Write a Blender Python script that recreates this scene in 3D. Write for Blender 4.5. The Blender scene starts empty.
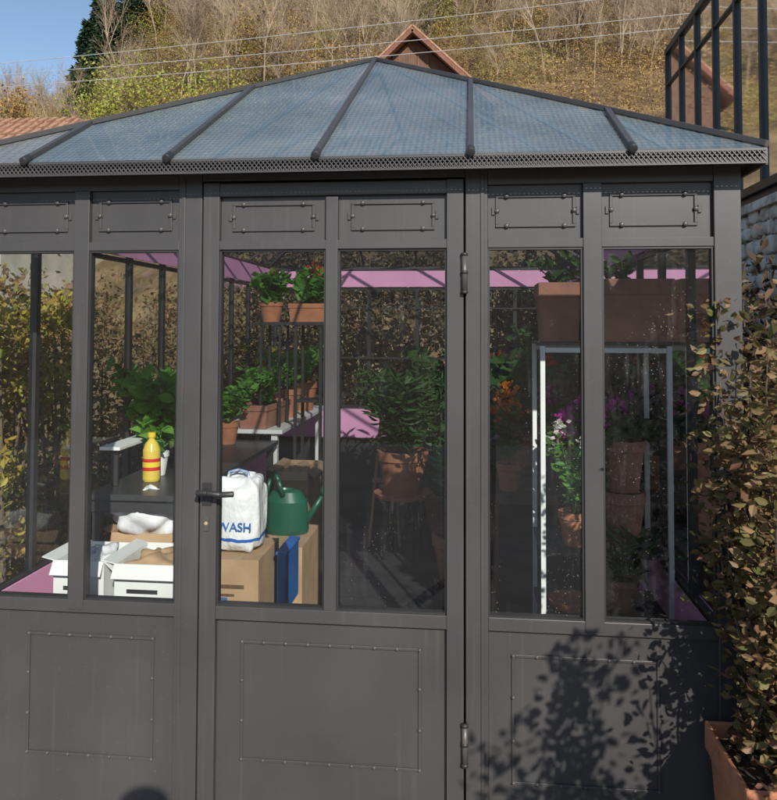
import bpy, math, random
import numpy as np
from mathutils import Vector, Matrix
random.seed(4); rng=np.random.default_rng(4)
scene=bpy.context.scene
col=scene.collection
pi=math.pi
# ------------------------------------------------------------------ materials
def newmat(name):
    m=bpy.data.materials.new(name); m.use_nodes=True
    nt=m.node_tree; nt.nodes.clear()
    out=nt.nodes.new('ShaderNodeOutputMaterial')
    return m,nt,out
def N(nt,t,**k):
    n=nt.nodes.new(t)
    for a,b in k.items():
        if a in n.inputs: n.inputs[a].default_value=b
        else: setattr(n,a,b)
    return n
def rgba(c): return (c[0],c[1],c[2],1)
def ramp(nt,stops):
    r=nt.nodes.new('ShaderNodeValToRGB'); e=r.color_ramp.elements
    while len(e)<len(stops): e.new(0.5)
    for i,(p,c) in enumerate(stops):
        e[i].position=p; e[i].color=rgba(c) if hasattr(c,'__len__') else (c,c,c,1)
    return r
def mat(name,c1,c2=None,rough=.6,scale=6,stretch=(1,1,1),bump=0,bscale=40,metal=0,spec=.5,lo=.35,hi=.65,detail=6):
    m,nt,out=newmat(name)
    p=N(nt,'ShaderNodeBsdfPrincipled',Roughness=rough,Metallic=metal)
    p.inputs['Specular IOR Level'].default_value=spec
    tc=N(nt,'ShaderNodeTexCoord'); mp=N(nt,'ShaderNodeMapping'); mp.inputs['Scale'].default_value=stretch
    nt.links.new(tc.outputs['Object'],mp.inputs[0])
    if c2 is None: c2=tuple(x*.75 for x in c1)
    n=N(nt,'ShaderNodeTexNoise',Scale=scale,Detail=detail); nt.links.new(mp.outputs[0],n.inputs['Vector'])
    r=ramp(nt,[(lo,c2),(hi,c1)]); nt.links.new(n.outputs[0],r.inputs[0]); nt.links.new(r.outputs[0],p.inputs['Base Color'])
    if bump:
        n2=N(nt,'ShaderNodeTexNoise',Scale=bscale,Detail=4); nt.links.new(mp.outputs[0],n2.inputs['Vector'])
        b=N(nt,'ShaderNodeBump',Strength=bump,Distance=.01); nt.links.new(n2.outputs[0],b.inputs['Height']); nt.links.new(b.outputs[0],p.inputs['Normal'])
    nt.links.new(p.outputs[0],out.inputs[0]); return m
def steelmat():
    m,nt,out=newmat('anthracite_painted_steel'); L=nt.links.new
    p=N(nt,'ShaderNodeBsdfPrincipled',Roughness=.40); tc=N(nt,'ShaderNodeTexCoord')
    n1=N(nt,'ShaderNodeTexNoise',Scale=2.5,Detail=5); L(tc.outputs['Object'],n1.inputs['Vector'])
    r1=ramp(nt,[(.35,(.054,.050,.049)),(.68,(.072,.067,.064))]); L(n1.outputs[0],r1.inputs[0])
    n2=N(nt,'ShaderNodeTexNoise',Scale=150,Detail=2); L(tc.outputs['Object'],n2.inputs['Vector']); r2=ramp(nt,[(.68,0.),(.78,.4)]); L(n2.outputs[0],r2.inputs[0])
    mp=N(nt,'ShaderNodeMapping'); mp.inputs['Scale'].default_value=(34,34,1.0); L(tc.outputs['Object'],mp.inputs[0])
    n3=N(nt,'ShaderNodeTexNoise',Scale=1.6,Detail=3); L(mp.outputs[0],n3.inputs['Vector']); r3=ramp(nt,[(.60,0.),(.85,.30)]); L(n3.outputs[0],r3.inputs[0])
    ad=N(nt,'ShaderNodeMath',operation='ADD'); L(r2.outputs[0],ad.inputs[0]); L(r3.outputs[0],ad.inputs[1])
    mx=N(nt,'ShaderNodeMixRGB'); L(ad.outputs[0],mx.inputs[0]); L(r1.outputs[0],mx.inputs[1]); mx.inputs[2].default_value=(.15,.138,.122,1)
    L(mx.outputs[0],p.inputs['Base Color'])
    b=N(nt,'ShaderNodeBump',Strength=.06,Distance=.01); n4=N(nt,'ShaderNodeTexNoise',Scale=7,Detail=2); L(tc.outputs['Object'],n4.inputs['Vector']); L(n4.outputs[0],b.inputs['Height']); L(b.outputs[0],p.inputs['Normal'])
    L(p.outputs[0],out.inputs[0]); return m
def leafmat(name,cols,trans=.3,rough=.5):
    m,nt,out=newmat(name)
    g=N(nt,'ShaderNodeNewGeometry')
    st=[(i/(max(1,len(cols)-1)),c) for i,c in enumerate(cols)]
    r=ramp(nt,st); nt.links.new(g.outputs['Random Per Island'],r.inputs[0])
    p=N(nt,'ShaderNodeBsdfPrincipled',Roughness=rough); p.inputs['Specular IOR Level'].default_value=.3
    if trans<=0:
        nt.links.new(r.outputs[0],p.inputs['Base Color']); nt.links.new(p.outputs[0],out.inputs[0]); return m
    t=N(nt,'ShaderNodeBsdfTranslucent'); mx=N(nt,'ShaderNodeMixShader'); mx.inputs[0].default_value=trans
    nt.links.new(r.outputs[0],p.inputs['Base Color']); nt.links.new(r.outputs[0],t.inputs[0])
    nt.links.new(p.outputs[0],mx.inputs[1]); nt.links.new(t.outputs[0],mx.inputs[2]); nt.links.new(mx.outputs[0],out.inputs[0])
    return m
def plainglass(name,tint=(.94,.97,.96),haze=.01,hcol=(.5,.52,.53)):
    m,nt,out=newmat(name); L=nt.links.new
    tr=N(nt,'ShaderNodeBsdfTransparent',Color=rgba(tint)); gl=N(nt,'ShaderNodeBsdfGlossy',Roughness=.03); gl.inputs['Color'].default_value=(1,1,1,1)
    fr=N(nt,'ShaderNodeFresnel',IOR=1.5); mx=N(nt,'ShaderNodeMixShader'); L(fr.outputs[0],mx.inputs[0]); L(tr.outputs[0],mx.inputs[1]); L(gl.outputs[0],mx.inputs[2])
    df=N(nt,'ShaderNodeBsdfDiffuse',Color=rgba(hcol)); m2=N(nt,'ShaderNodeMixShader'); m2.inputs[0].default_value=haze
    L(mx.outputs[0],m2.inputs[1]); L(df.outputs[0],m2.inputs[2]); L(m2.outputs[0],out.inputs[0]); return m
def glassmat(name,tint=(.94,.965,.955),dirt_refl=.25,haze=.02,lo=.48):
    m,nt,out=newmat(name); L=nt.links.new
    tr=N(nt,'ShaderNodeBsdfTransparent',Color=rgba(tint)); gl=N(nt,'ShaderNodeBsdfGlossy',Roughness=.02); gl.inputs['Color'].default_value=(1,1,1,1)
    fr=N(nt,'ShaderNodeFresnel',IOR=1.5); mx=N(nt,'ShaderNodeMixShader'); L(fr.outputs[0],mx.inputs[0]); L(tr.outputs[0],mx.inputs[1]); L(gl.outputs[0],mx.inputs[2])
    tc=N(nt,'ShaderNodeTexCoord')
    v=N(nt,'ShaderNodeTexVoronoi',Scale=90); L(tc.outputs['Object'],v.inputs['Vector'])
    rv=ramp(nt,[(.06,1.),(.15,0.)]); L(v.outputs['Distance'],rv.inputs[0])
    n=N(nt,'ShaderNodeTexNoise',Scale=4.5,Detail=6); L(tc.outputs['Object'],n.inputs['Vector'])
    rn=ramp(nt,[(lo,0.),(lo+.18,1.)]); L(n.outputs[0],rn.inputs[0])
    mp=N(nt,'ShaderNodeMapping'); mp.inputs['Scale'].default_value=(26,26,3.5); L(tc.outputs['Object'],mp.inputs[0])
    ns=N(nt,'ShaderNodeTexNoise',Scale=1.5,Detail=7); L(mp.outputs[0],ns.inputs['Vector'])
    rs=ramp(nt,[(.52,0.),(.85,.2)]); L(ns.outputs[0],rs.inputs[0])  # pale streaks: reflections painted in as diffuse white, alongside the dirt spots
    ad=N(nt,'ShaderNodeMath',operation='ADD'); L(rv.outputs[0],ad.inputs[0]); L(rs.outputs[0],ad.inputs[1])
    mu=N(nt,'ShaderNodeMath',operation='MULTIPLY'); L(ad.outputs[0],mu.inputs[0]); L(rn.outputs[0],mu.inputs[1])
    ma=N(nt,'ShaderNodeMath',operation='MULTIPLY_ADD'); L(mu.outputs[0],ma.inputs[0]); ma.inputs[1].default_value=dirt_refl; ma.inputs[2].default_value=haze
    df=N(nt,'ShaderNodeBsdfDiffuse',Color=(.6,.6,.58,1)); m2=N(nt,'ShaderNodeMixShader')
    L(ma.outputs[0],m2.inputs[0]); L(mx.outputs[0],m2.inputs[1]); L(df.outputs[0],m2.inputs[2]); L(m2.outputs[0],out.inputs[0])
    return m
def roofmat():
    m,nt,out=newmat('roof_ribbed_glass'); L=nt.links.new
    p=N(nt,'ShaderNodeBsdfPrincipled',Roughness=.22); p.inputs['Specular IOR Level'].default_value=.7
    tc=N(nt,'ShaderNodeTexCoord')
    n=N(nt,'ShaderNodeTexNoise',Scale=2.2,Detail=8,Roughness=.65); L(tc.outputs['Object'],n.inputs['Vector'])
    r=ramp(nt,[(.32,(.16,.23,.28)),(.6,(.27,.35,.40)),(.75,(.42,.48,.50))]); L(n.outputs[0],r.inputs[0])
    w=N(nt,'ShaderNodeTexWave',Scale=17,Distortion=.3); w.bands_direction='X'; L(tc.outputs['Object'],w.inputs['Vector'])
    w2=N(nt,'ShaderNodeTexWave',Scale=12,Distortion=.3); w2.bands_direction='Y'; L(tc.outputs['Object'],w2.inputs['Vector'])
    a=N(nt,'ShaderNodeMath',operation='ADD'); L(w.outputs[0],a.inputs[0]); L(w2.outputs[0],a.inputs[1])
    rr=ramp(nt,[(.0,(.72,.72,.72)),(1.,(1.1,1.1,1.1))]); hf=N(nt,'ShaderNodeMath',operation='MULTIPLY'); L(a.outputs[0],hf.inputs[0]); hf.inputs[1].default_value=.5; L(hf.outputs[0],rr.inputs[0])
    mm=N(nt,'ShaderNodeMixRGB',blend_type='MULTIPLY'); mm.inputs[0].default_value=1; L(r.outputs[0],mm.inputs[1]); L(rr.outputs[0],mm.inputs[2]); L(mm.outputs[0],p.inputs['Base Color'])
    b=N(nt,'ShaderNodeBump',Strength=.15,Distance=.004); L(a.outputs[0],b.inputs['Height']); L(b.outputs[0],p.inputs['Normal'])
    tr=N(nt,'ShaderNodeBsdfTransparent',Color=(.95,.99,1,1)); mx=N(nt,'ShaderNodeMixShader'); mx.inputs[0].default_value=.55
    L(tr.outputs[0],mx.inputs[1]); L(p.outputs[0],mx.inputs[2]); L(mx.outputs[0],out.inputs[0]); return m
M={}
M['steel']=steelmat()
M['steel_dark']=mat('dark_steel',(.035,.034,.034),rough=.45)
M['rivet']=mat('rivet_steel',(.10,.09,.085),rough=.35)
M['glass']=glassmat('window_glass',dirt_refl=.12,haze=.006)
M['glass_d']=glassmat('door_window_glass',dirt_refl=.35,haze=.008,lo=.50)
M['glass_dirt_refl']=glassmat('window_glass_dirt_refl',dirt_refl=.6,haze=.010,lo=.46)  # right panes: real spots plus painted-in reflection streaks
M['sideglass']=plainglass('side_window_glass'); M['terglass']=plainglass('terrace_glass',(.72,.78,.80),.08)
M['roof']=roofmat()
M['pink']=mat('pink_paint',(.85,.40,.62),(.76,.34,.55),rough=.7,scale=3)
M['floor']=mat('slate_floor',(.05,.05,.05),(.03,.03,.03),rough=.45,scale=5)
M['black']=mat('black_tabletop',(.05,.05,.052),(.03,.03,.032),rough=.35,scale=4)
M['white']=mat('white_paint',(.82,.82,.80),(.74,.74,.72),rough=.5,scale=5)
M['film']=mat('white_plastic_film',(.85,.85,.85),(.7,.7,.72),rough=.3,scale=9,bump=.7,bscale=14)
M['terra']=mat('terracotta',(.52,.21,.10),(.38,.15,.08),rough=.8,scale=14,bump=.2)
M['terra_old']=mat('weathered_terracotta',(.48,.21,.14),(.28,.13,.09),rough=.85,scale=7,bump=.3)
M['soil']=mat('soil',(.05,.035,.02),rough=.95,scale=30,bump=.6)
M['card']=mat('cardboard',(.46,.30,.17),(.36,.23,.13),rough=.85,scale=8)
M['bluep']=mat('blue_plastic',(.02,.16,.5),rough=.35)
M['greenp']=mat('green_plastic',(.008,.09,.05),(.005,.06,.035),rough=.35,scale=5,bump=.1,bscale=20)
M['redp']=mat('red_plastic',(.6,.03,.02),rough=.35)
M['yelp']=mat('yellow_plastic',(.8,.6,.05),rough=.35)
M['tape']=mat('parcel_tape',(.50,.36,.20),rough=.3)
M['oil']=mat('sunflower_oil',(.75,.58,.10),(.60,.44,.06),rough=.08,scale=3)
M['wood']=mat('brown_wood',(.16,.08,.04),(.09,.045,.025),rough=.7,scale=3,stretch=(6,6,1))
M['bark']=mat('bark',(.17,.13,.09),(.09,.065,.045),rough=.9,scale=10,bump=.4)
M['twig']=mat('hill_twigs',(.42,.31,.21),(.22,.16,.11),rough=.9,scale=.8)
M['stem']=mat('green_stem',(.06,.10,.03),rough=.7)
M['stone']=mat('rough_stone_wall',(.85,.75,.60),(.46,.39,.31),rough=.9,scale=7,bump=1.,bscale=14,lo=.4,hi=.55)
M['paving']=mat('concrete_paving',(.3,.29,.27),(.22,.21,.2),rough=.9,scale=3,bump=.3)
M['tiles']=mat('roof_tiles',(.46,.26,.16),(.28,.15,.09),rough=.85,scale=3,stretch=(3,3,1))
M['plaster']=mat('house_plaster',(.5,.46,.38),rough=.9,scale=2)
M['redwood']=mat('red_brown_boards',(.24,.09,.05),(.13,.05,.03),rough=.7,scale=4,stretch=(6,1,1))
M['cable']=mat('cable',(.45,.45,.45),rough=.5)
M['cloth']=mat('dark_jacket',(.03,.04,.07),rough=.9)
M['hedge']=leafmat('hedge_leaves',[(.08,.07,.025),(.22,.13,.055),(.12,.12,.035),(.30,.18,.08),(.15,.07,.045),(.26,.20,.07)])
M['shrub']=leafmat('planter_shrub_leaves',[(.09,.09,.03),(.24,.14,.07),(.14,.14,.04),(.33,.20,.10),(.18,.08,.05),(.26,.23,.08)])
M['hedge_g']=leafmat('yellow_green_leaves',[(.20,.24,.04),(.52,.42,.07),(.38,.22,.06),(.38,.38,.06)],.4)
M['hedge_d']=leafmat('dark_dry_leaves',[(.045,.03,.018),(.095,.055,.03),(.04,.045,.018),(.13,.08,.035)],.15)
M['ochre']=leafmat('ochre_leaves',[(.38,.22,.07),(.24,.14,.05),(.42,.27,.08),(.26,.18,.06)],0)
M['brownl']=leafmat('brown_leaves',[(.24,.14,.07),(.15,.09,.05),(.30,.19,.09),(.20,.15,.07)],0)
M['olive']=leafmat('olive_leaves',[(.17,.17,.05),(.26,.23,.06),(.12,.12,.04),(.32,.25,.08)],0)
M['lime']=leafmat('lime_leaves',[(.34,.34,.05),(.24,.27,.05),(.42,.38,.06)],.15)
M['green']=leafmat('green_leaves',[(.09,.25,.04),(.13,.33,.05),(.20,.42,.08)],.45)
M['dgreen']=leafmat('dark_green_leaves',[(.035,.09,.025),(.055,.13,.035),(.08,.16,.045)],.25)
M['conifer']=leafmat('conifer_needles',[(.012,.03,.014),(.02,.045,.018),(.03,.055,.02)],0)
M['red']=leafmat('red_petals',[(.8,.03,.02),(.65,.02,.03)]); M['orange']=leafmat('orange_petals',[(.85,.30,.02),(.7,.17,.01)])
M['magenta']=leafmat('magenta_petals',[(.7,.05,.35),(.5,.04,.42)]); M['whitef']=leafmat('white_petals',[(.75,.72,.68),(.7,.6,.6)])
# ------------------------------------------------------------------ mesh tools
class MB:
    def __init__(s): s.v=[]; s.f=[]; s.m=[]; s.mats=[]; s.sm=[]
    def mi(s,k):
        if k not in s.mats: s.mats.append(k)
        return s.mats.index(k)
    def add(s,vs,fs,k,smooth=False):
        o=len(s.v); s.v+= [tuple(x) for x in vs]; i=s.mi(k)
        for f in fs: s.f.append(tuple(a+o for a in f)); s.m.append(i); s.sm.append(smooth)
    def box(s,x0,x1,y0,y1,z0,z1,k):
        vs=[(x,y,z) for z in (z0,z1) for y in (y0,y1) for x in (x0,x1)]
        s.add(vs,[(0,2,3,1),(4,5,7,6),(0,1,5,4),(2,6,7,3),(0,4,6,2),(1,3,7,5)],k)
    def bar(s,p,q,w,h,k,up=(0,0,1)):
        p=Vector(p);q=Vector(q);d=(q-p).normalized(); u=Vector(up)
        if abs(d.dot(u))>.98: u=Vector((0,1,0))
        a=d.cross(u).normalized()*w/2; b=a.cross(d).normalized()*h/2
        vs=[p-a-b,p+a-b,p+a+b,p-a+b,q-a-b,q+a-b,q+a+b,q-a+b]
        s.add(vs,[(0,1,2,3),(7,6,5,4),(0,4,5,1),(1,5,6,2),(2,6,7,3),(3,7,4,0)],k)
    def tube(s,p,q,r0,r1,k,n=6):
        p=Vector(p);q=Vector(q);d=(q-p).normalized(); u=Vector((0,0,1)) if abs(d.z)<.9 else Vector((1,0,0))
        a=d.cross(u).normalized(); b=d.cross(a)
        vs=[p+(a*math.cos(t)+b*math.sin(t))*r0 for t in [2*pi*i/n for i in range(n)]]+[q+(a*math.cos(t)+b*math.sin(t))*r1 for t in [2*pi*i/n for i in range(n)]]
        fs=[(i,(i+1)%n,n+(i+1)%n,n+i) for i in range(n)]+([tuple(range(n))[::-1],tuple(range(n,2*n))] if n>3 else [])
        s.add(vs,fs,k,n>5)
    def path(s,pts,r,k,n=8):
        for a,b in zip(pts[:-1],pts[1:]): s.tube(a,b,r,r,k,n)
    def lathe(s,c,prof,ks,n=24,sq=None):
        sx,sy=sq or (1,1); cx,cy,cz=c
        vs=[(cx+r*sx*math.cos(2*pi*i/n),cy+r*sy*math.sin(2*pi*i/n),cz+z) for r,z in prof for i in range(n)]
        for j in range(len(prof)-1):
            k=ks if isinstance(ks,str) else ks[j]
            s.add(vs[j*n:(j+2)*n],[(i,(i+1)%n,n+(i+1)%n,n+i) for i in range(n)],k,True)
    def dome(s,c,r,k,n=8):
        cx,cy,cz=c; vs=[]
        for a,rr in ((0,1),(.6,.75)):
            for i in range(n): vs.append((cx+r*rr*math.cos(2*pi*i/n),cy-r*a,cz+r*rr*math.sin(2*pi*i/n)))
        vs.append((cx,cy-r*.85,cz))
        s.add(vs,[(i,(i+1)%n,n+(i+1)%n,n+i) for i in range(n)]+[(n+i,n+(i+1)%n,2*n) for i in range(n)],k,True)
    def blob(s,c,d,k,e=.5,noise=.06,seed=0,nu=24,nv=16):
        r=random.Random(seed); ph=[(r.uniform(2,6),r.uniform(2,6),r.uniform(0,6),r.uniform(0,6)) for _ in range(4)]
        def sp(x,p): return math.copysign(abs(x)**p,x)
        vs=[]
        for j in range(nv+1):
            la=-pi/2+pi*j/nv
            for i in range(nu):
                lo=2*pi*i/nu
                q=1+noise*sum(math.sin(a*lo+p)*math.sin(b*la+o) for a,b,p,o in [(round(a),b,p,o) for a,b,p,o in ph])
                vs.append((c[0]+d[0]/2*q*sp(math.cos(la),e)*sp(math.cos(lo),e),c[1]+d[1]/2*q*sp(math.cos(la),e)*sp(math.sin(lo),e),c[2]+d[2]/2*q*sp(math.sin(la),e)))
        fs=[(j*nu+i,j*nu+(i+1)%nu,(j+1)*nu+(i+1)%nu,(j+1)*nu+i) for j in range(nv) for i in range(nu)]
        s.add(vs,fs,k,True)
    def build(s,name,parent=None,bevel=0):
        me=bpy.data.meshes.new(name); me.from_pydata(s.v,[],s.f)
        for k in s.mats: me.materials.append(M[k] if isinstance(k,str) else k)
        me.polygons.foreach_set('material_index',s.m); me.polygons.foreach_set('use_smooth',s.sm); me.update()
        o=bpy.data.objects.new(name,me); col.objects.link(o)
        if parent: o.parent=parent
        if bevel:
            b=o.modifiers.new('bevel','BEVEL'); b.width=bevel; b.segments=2; b.limit_method='ANGLE'
        return o
def empty(name,loc=(0,0,0)):
    o=bpy.data.objects.new(name,None); o.empty_display_size=.1; col.objects.link(o); return o
def leafmesh(name,pts,size,k,parent=None,aspect=.55,up=None,link=True,jit=.35,oval=False):
    n=len(pts); pts=np.asarray(pts,float)
    d=rng.normal(size=(n,3)) if up is None else np.asarray(up)+rng.normal(size=(n,3))*jit
    d/=np.linalg.norm(d,axis=1)[:,None]
    r=rng.normal(size=(n,3)); w=np.cross(d,r); w/=np.linalg.norm(w,axis=1)[:,None]; nn=np.cross(d,w)
    s=(size*rng.uniform(.6,1.3,n))[:,None]
    if oval:
        # folded oval leaf: two halves along the midrib, drooping tip
        a=aspect*.5; c=rng.uniform(-.12,.22,n)[:,None]
        def P(t,u,h): return pts+d*s*t+w*s*u+nn*s*(h-c*t*t)
        v=np.stack([P(0,0,0),P(.28,a*.85,.10),P(.62,a*.9,.10),P(1,0,0),P(.62,-a*.9,.10),P(.28,-a*.85,.10)],1).reshape(-1,3)
        b6=np.arange(n)[:,None]*6
        f=np.concatenate([b6+np.array([[0,1,2,3]]),b6+np.array([[0,3,4,5]])],0)
    else:
        v=np.stack([pts,pts+d*s*.5+w*s*aspect*.5+nn*s*.08,pts+d*s,pts+d*s*.5-w*s*aspect*.5+nn*s*.08],1).reshape(-1,3)
        f=np.arange(4*n).reshape(-1,4)
    me=bpy.data.meshes.new(name); me.from_pydata(v.tolist(),[],f.tolist()); me.materials.append(M[k])
    if not link: return me
    o=bpy.data.objects.new(name,me); col.objects.link(o)
    if parent: o.parent=parent
    return o
def clump_box(x0,x1,y0,y1,z0,z1,n,nc,r):
    c=np.stack([rng.uniform(x0,x1,nc),rng.uniform(y0,y1,nc),rng.uniform(z0,z1,nc)],1)
    i=rng.integers(0,nc,n); return c[i]+rng.normal(size=(n,3))*r
# ------------------------------------------------------------------ camera
cam=bpy.data.cameras.new('camera'); co=bpy.data.objects.new('camera',cam); col.objects.link(co)
R=Matrix.Rotation(math.radians(6.11),4,'Z')@Matrix.Rotation(math.radians(2.05),4,'X')@Matrix.Rotation(math.radians(-.17),4,'Y')
co.matrix_world=Matrix.Translation((0,-2.37,1.6))@R@Matrix.Rotation(pi/2,4,'X')
cam.sensor_width=36; cam.lens=770/800*36; cam.shift_y=-.1275; cam.clip_end=3000; cam.clip_start=.03
scene.camera=co
# ------------------------------------------------------------------ light
SD=Vector((.4,-1,.6)).normalized()
el=math.asin(SD.z); rot=math.atan2(SD.x,SD.y)
w=bpy.data.worlds.new('World'); scene.world=w; w.use_nodes=True; nt=w.node_tree
sk=nt.nodes.new('ShaderNodeTexSky'); sk.sky_type='NISHITA'; sk.sun_disc=False; sk.sun_elevation=el; sk.sun_rotation=rot; sk.air_density=1.0; sk.dust_density=.3; sk.ozone_density=1.6
nt.links.new(sk.outputs[0],nt.nodes['Background'].inputs[0]); nt.nodes['Background'].inputs[1].default_value=.14
sl=bpy.data.lights.new('sun','SUN'); sl.energy=5.0; sl.angle=math.radians(.5); sl.color=(1,.96,.89)
so=bpy.data.objects.new('sun',sl); col.objects.link(so); so.rotation_euler=SD.to_track_quat('Z','Y').to_euler()
scene.view_settings.view_transform='Standard'; scene.view_settings.look='None'; scene.view_settings.exposure=0
# ------------------------------------------------------------------ terrain
def sst(a,b,x):
    t=np.clip((x-a)/(b-a),0,1); return t*t*(3-2*t)
def hgt(x,y):
    m=x/np.maximum(y+2.37,8.)
    crest=30.5+17.5*sst(-.52,-.38,m)
    s=np.clip((y-9)/86,0,1); s=s-.03*np.sin(np.pi*s)
    h=crest*s
    bump=(np.sin(x*.31+y*.17)+np.sin(x*.13-y*.27+2)+.5*np.sin(x*.7+y*.55))*.5
    h=h+bump*np.clip((y-14)/30,0,1)
    h=h+16*sst(-30,-140,y)
    return h
g=np.linspace(-1,1,190); gx=np.sign(g)*np.abs(g)**2*700; gy=np.sign(g)*np.abs(g)**2*700
X,Y=np.meshgrid(gx,gy); Z=hgt(X,Y); n=190
me=bpy.data.meshes.new('ground'); vs=np.stack([X,Y,Z],2).reshape(-1,3)
me.from_pydata(vs.tolist(),[],[(j*n+i,j*n+i+1,(j+1)*n+i+1,(j+1)*n+i) for j in range(n-1) for i in range(n-1)])
gm,nt,out=newmat('hillside_ground'); L=nt.links.new
p=N(nt,'ShaderNodeBsdfPrincipled',Roughness=.95); p.inputs['Specular IOR Level'].default_value=.1
tc=N(nt,'ShaderNodeTexCoord'); n1=N(nt,'ShaderNodeTexNoise',Scale=.6,Detail=12,Roughness=.8); L(tc.outputs['Object'],n1.inputs['Vector'])
r1=ramp(nt,[(.3,(.05,.035,.02)),(.5,(.17,.11,.06)),(.62,(.27,.19,.09)),(.8,(.14,.13,.045))]); L(n1.outputs[0],r1.inputs[0]); L(r1.outputs[0],p.inputs[0]); L(p.outputs[0],out.inputs[0])
me.materials.append(gm); me.polygons.foreach_set('use_smooth',[True]*len(me.polygons))
col.objects.link(bpy.data.objects.new('ground',me))
b=MB(); b.box(-6,3,-8,0.6,-.05,.012,'paving'); b.build('paved_path')
# ------------------------------------------------------------------ hill trees
def bare_tree_mesh(seed,H=8):
    r=random.Random(seed); b=MB()
    def br(p,d,L,rad,lv):
        seg=3 if lv<2 else 2; q=Vector(p); dd=Vector(d)
        for i in range(seg):
            nd=(dd+Vector((r.gauss(0,.12),r.gauss(0,.12),r.gauss(.05,.08)))).normalized(); e=q+nd*L/seg
            b.tube(q,e,rad*(1-i/seg*.6),rad*(1-(i+1)/seg*.6),'twig',4 if lv<1 else 3)
            if lv<3 and (i>0 or lv>0):
                for _ in range(4):
                    a=r.uniform(0,2*pi); s=r.uniform(.4,.85)
                    side=Vector((math.cos(a),math.sin(a),0)); side=(side-nd*side.dot(nd)).normalized()
                    cd=(nd*math.cos(s)+side*math.sin(s)+Vector((0,0,.15))).normalized()
                    br(q.lerp(e,r.uniform(.2,1)),cd,L*r.uniform(.36,.58),rad*.42,lv+1)
            q=e; dd=nd
    br((0,0,-.3),(r.gauss(0,.05),r.gauss(0,.05),1),H*.85,H*.010,0)
    me=bpy.data.meshes.new('bare_tree'); me.from_pydata(b.v,[],b.f); me.materials.append(M['twig']); return me
tm=[bare_tree_mesh(s) for s in range(5)]
forest=empty('distant_bare_trees'); cnt=0
while cnt<820:
    d=math.sqrt(rng.uniform(34**2,104**2)); mm=rng.uniform(-.75,.5); x=mm*d; y=d-2.37
    if mm<-.42 and rng.random()<.45: continue
    o=bpy.data.objects.new('bare_tree',tm[cnt%5]); s=rng.uniform(.45,1.05)*(.6 if mm<-.48 else 1)*(.7 if d<50 else 1)
    o.location=(x,y,float(hgt(x,y))); o.rotation_euler=(0,0,rng.uniform(0,6.28)); o.scale=(s,s,s*rng.uniform(.9,1.2)); o.parent=forest; col.objects.link(o); cnt+=1
bushes=empty('hillside_bushes')
bm=[]
for k in ('ochre','brownl','ochre','olive','lime'):
    c=rng.normal(size=(18,3))*[.95,.95,.5]+[0,0,.7]; i=rng.integers(0,18,900)
    bm.append(leafmesh('bush',c[i]+rng.normal(size=(900,3))*.3,.085,k,link=False,aspect=.7))
for i in range(1350):
    d=math.sqrt(rng.uniform(24**2,100**2)); mm=rng.uniform(-.75,.5); x=mm*d; y=d-2.37
    j=i%4
    if mm<.0 and i%6==0: j=4
    if j==3 and mm>.15: j=1
    o=bpy.data.objects.new('bush',bm[j]); s=rng.uniform(.5,1.4)*(1 if d<60 else 1.3); o.location=(x,y,float(hgt(x,y))-.1); o.rotation_euler=(0,0,rng.uniform(0,6.28)); o.scale=(s,s,s*rng.uniform(.6,1.1)); o.parent=bushes; col.objects.link(o)
def leafy_tree(name,x,y,H,R,k,n=5000,size=.16,z0=None):
    z=float(hgt(x,y)) if z0 is None else z0; e=empty(name); b=MB()
    b.tube((x,y,z-.2),(x+.1,y,z+H*.5),H*.025,H*.015,'bark',8)
    nc=34; cs=rng.normal(size=(nc,3)); cs/=np.linalg.norm(cs,axis=1)[:,None]; cs*=rng.uniform(.35,1.1,nc)[:,None]; cs=cs*[R,R,H*.36]+[x,y,z+H*.6]
    for c in cs: b.tube((x+.1,y,z+H*rng.uniform(.25,.5)),tuple(c),H*.008,H*.002,'bark',4)
    b.build('trunk',e)
    i=rng.integers(0,nc,n); leafmesh('crown',cs[i]+rng.normal(size=(n,3))*R*.2,size,k,e,aspect=.7)
leafy_tree('yellow_green_tree',-14.6,30,4.6,2.6,'lime',4200,.13)
leafy_tree('yellow_green_tree.001',-19.5,36,4.4,2.4,'lime',3200,.13)
leafy_tree('ochre_tree',-9.5,35,4.4,2.3,'ochre',2400,.13)
leafy_tree('ochre_tree.001',-36,54,5,2.6,'ochre',2200,.2)
leafy_tree('ochre_tree.002',-2.5,42,5,2.6,'olive',2500,.14)
leafy_tree('ochre_tree.003',6.5,44,5,2.6,'ochre',2500,.14)
def conifer(name,x,y,H,R):
    z=float(hgt(x,y)); e=empty(name); b=MB(); b.tube((x,y,z-.3),(x,y,z+H),.02*H,.01,'bark',8)
    pts=[];up=[]
    t=.1
    while t<1:
        zz=z+H*t; rr=R*(1-t)**.8+.1
        for k in range(11):
            a=rng.uniform(0,6.28); l=rr*rng.uniform(.7,1.1); q=(x+math.cos(a)*l,y+math.sin(a)*l,zz-.25*l)
            b.tube((x,y,zz),q,.03,.01,'bark',3)
            for s in np.linspace(.15,1,int(6+l*5)):
                for _ in range(4):
                    pts.append((x+math.cos(a)*l*s+rng.normal()*.1,y+math.sin(a)*l*s+rng.normal()*.1,zz-.25*l*s+rng.normal()*.08)); up.append((math.cos(a),math.sin(a),-.5))
        t+=.03
    b.build('trunk',e); leafmesh('needles',pts,.5,'conifer',e,aspect=.35,up=up,jit=.5)
for i,(m_,d_,H,R_) in enumerate([(-.525,74,11,2.6),(-.497,72,13,2.8),(-.465,74,13,2.8),(-.44,74,12,2.8),(-.51,80,13,2.6)]): conifer('conifer_tree' if i==0 else 'conifer_tree.%03d'%i,m_*d_,d_-2.37,H,R_)
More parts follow.
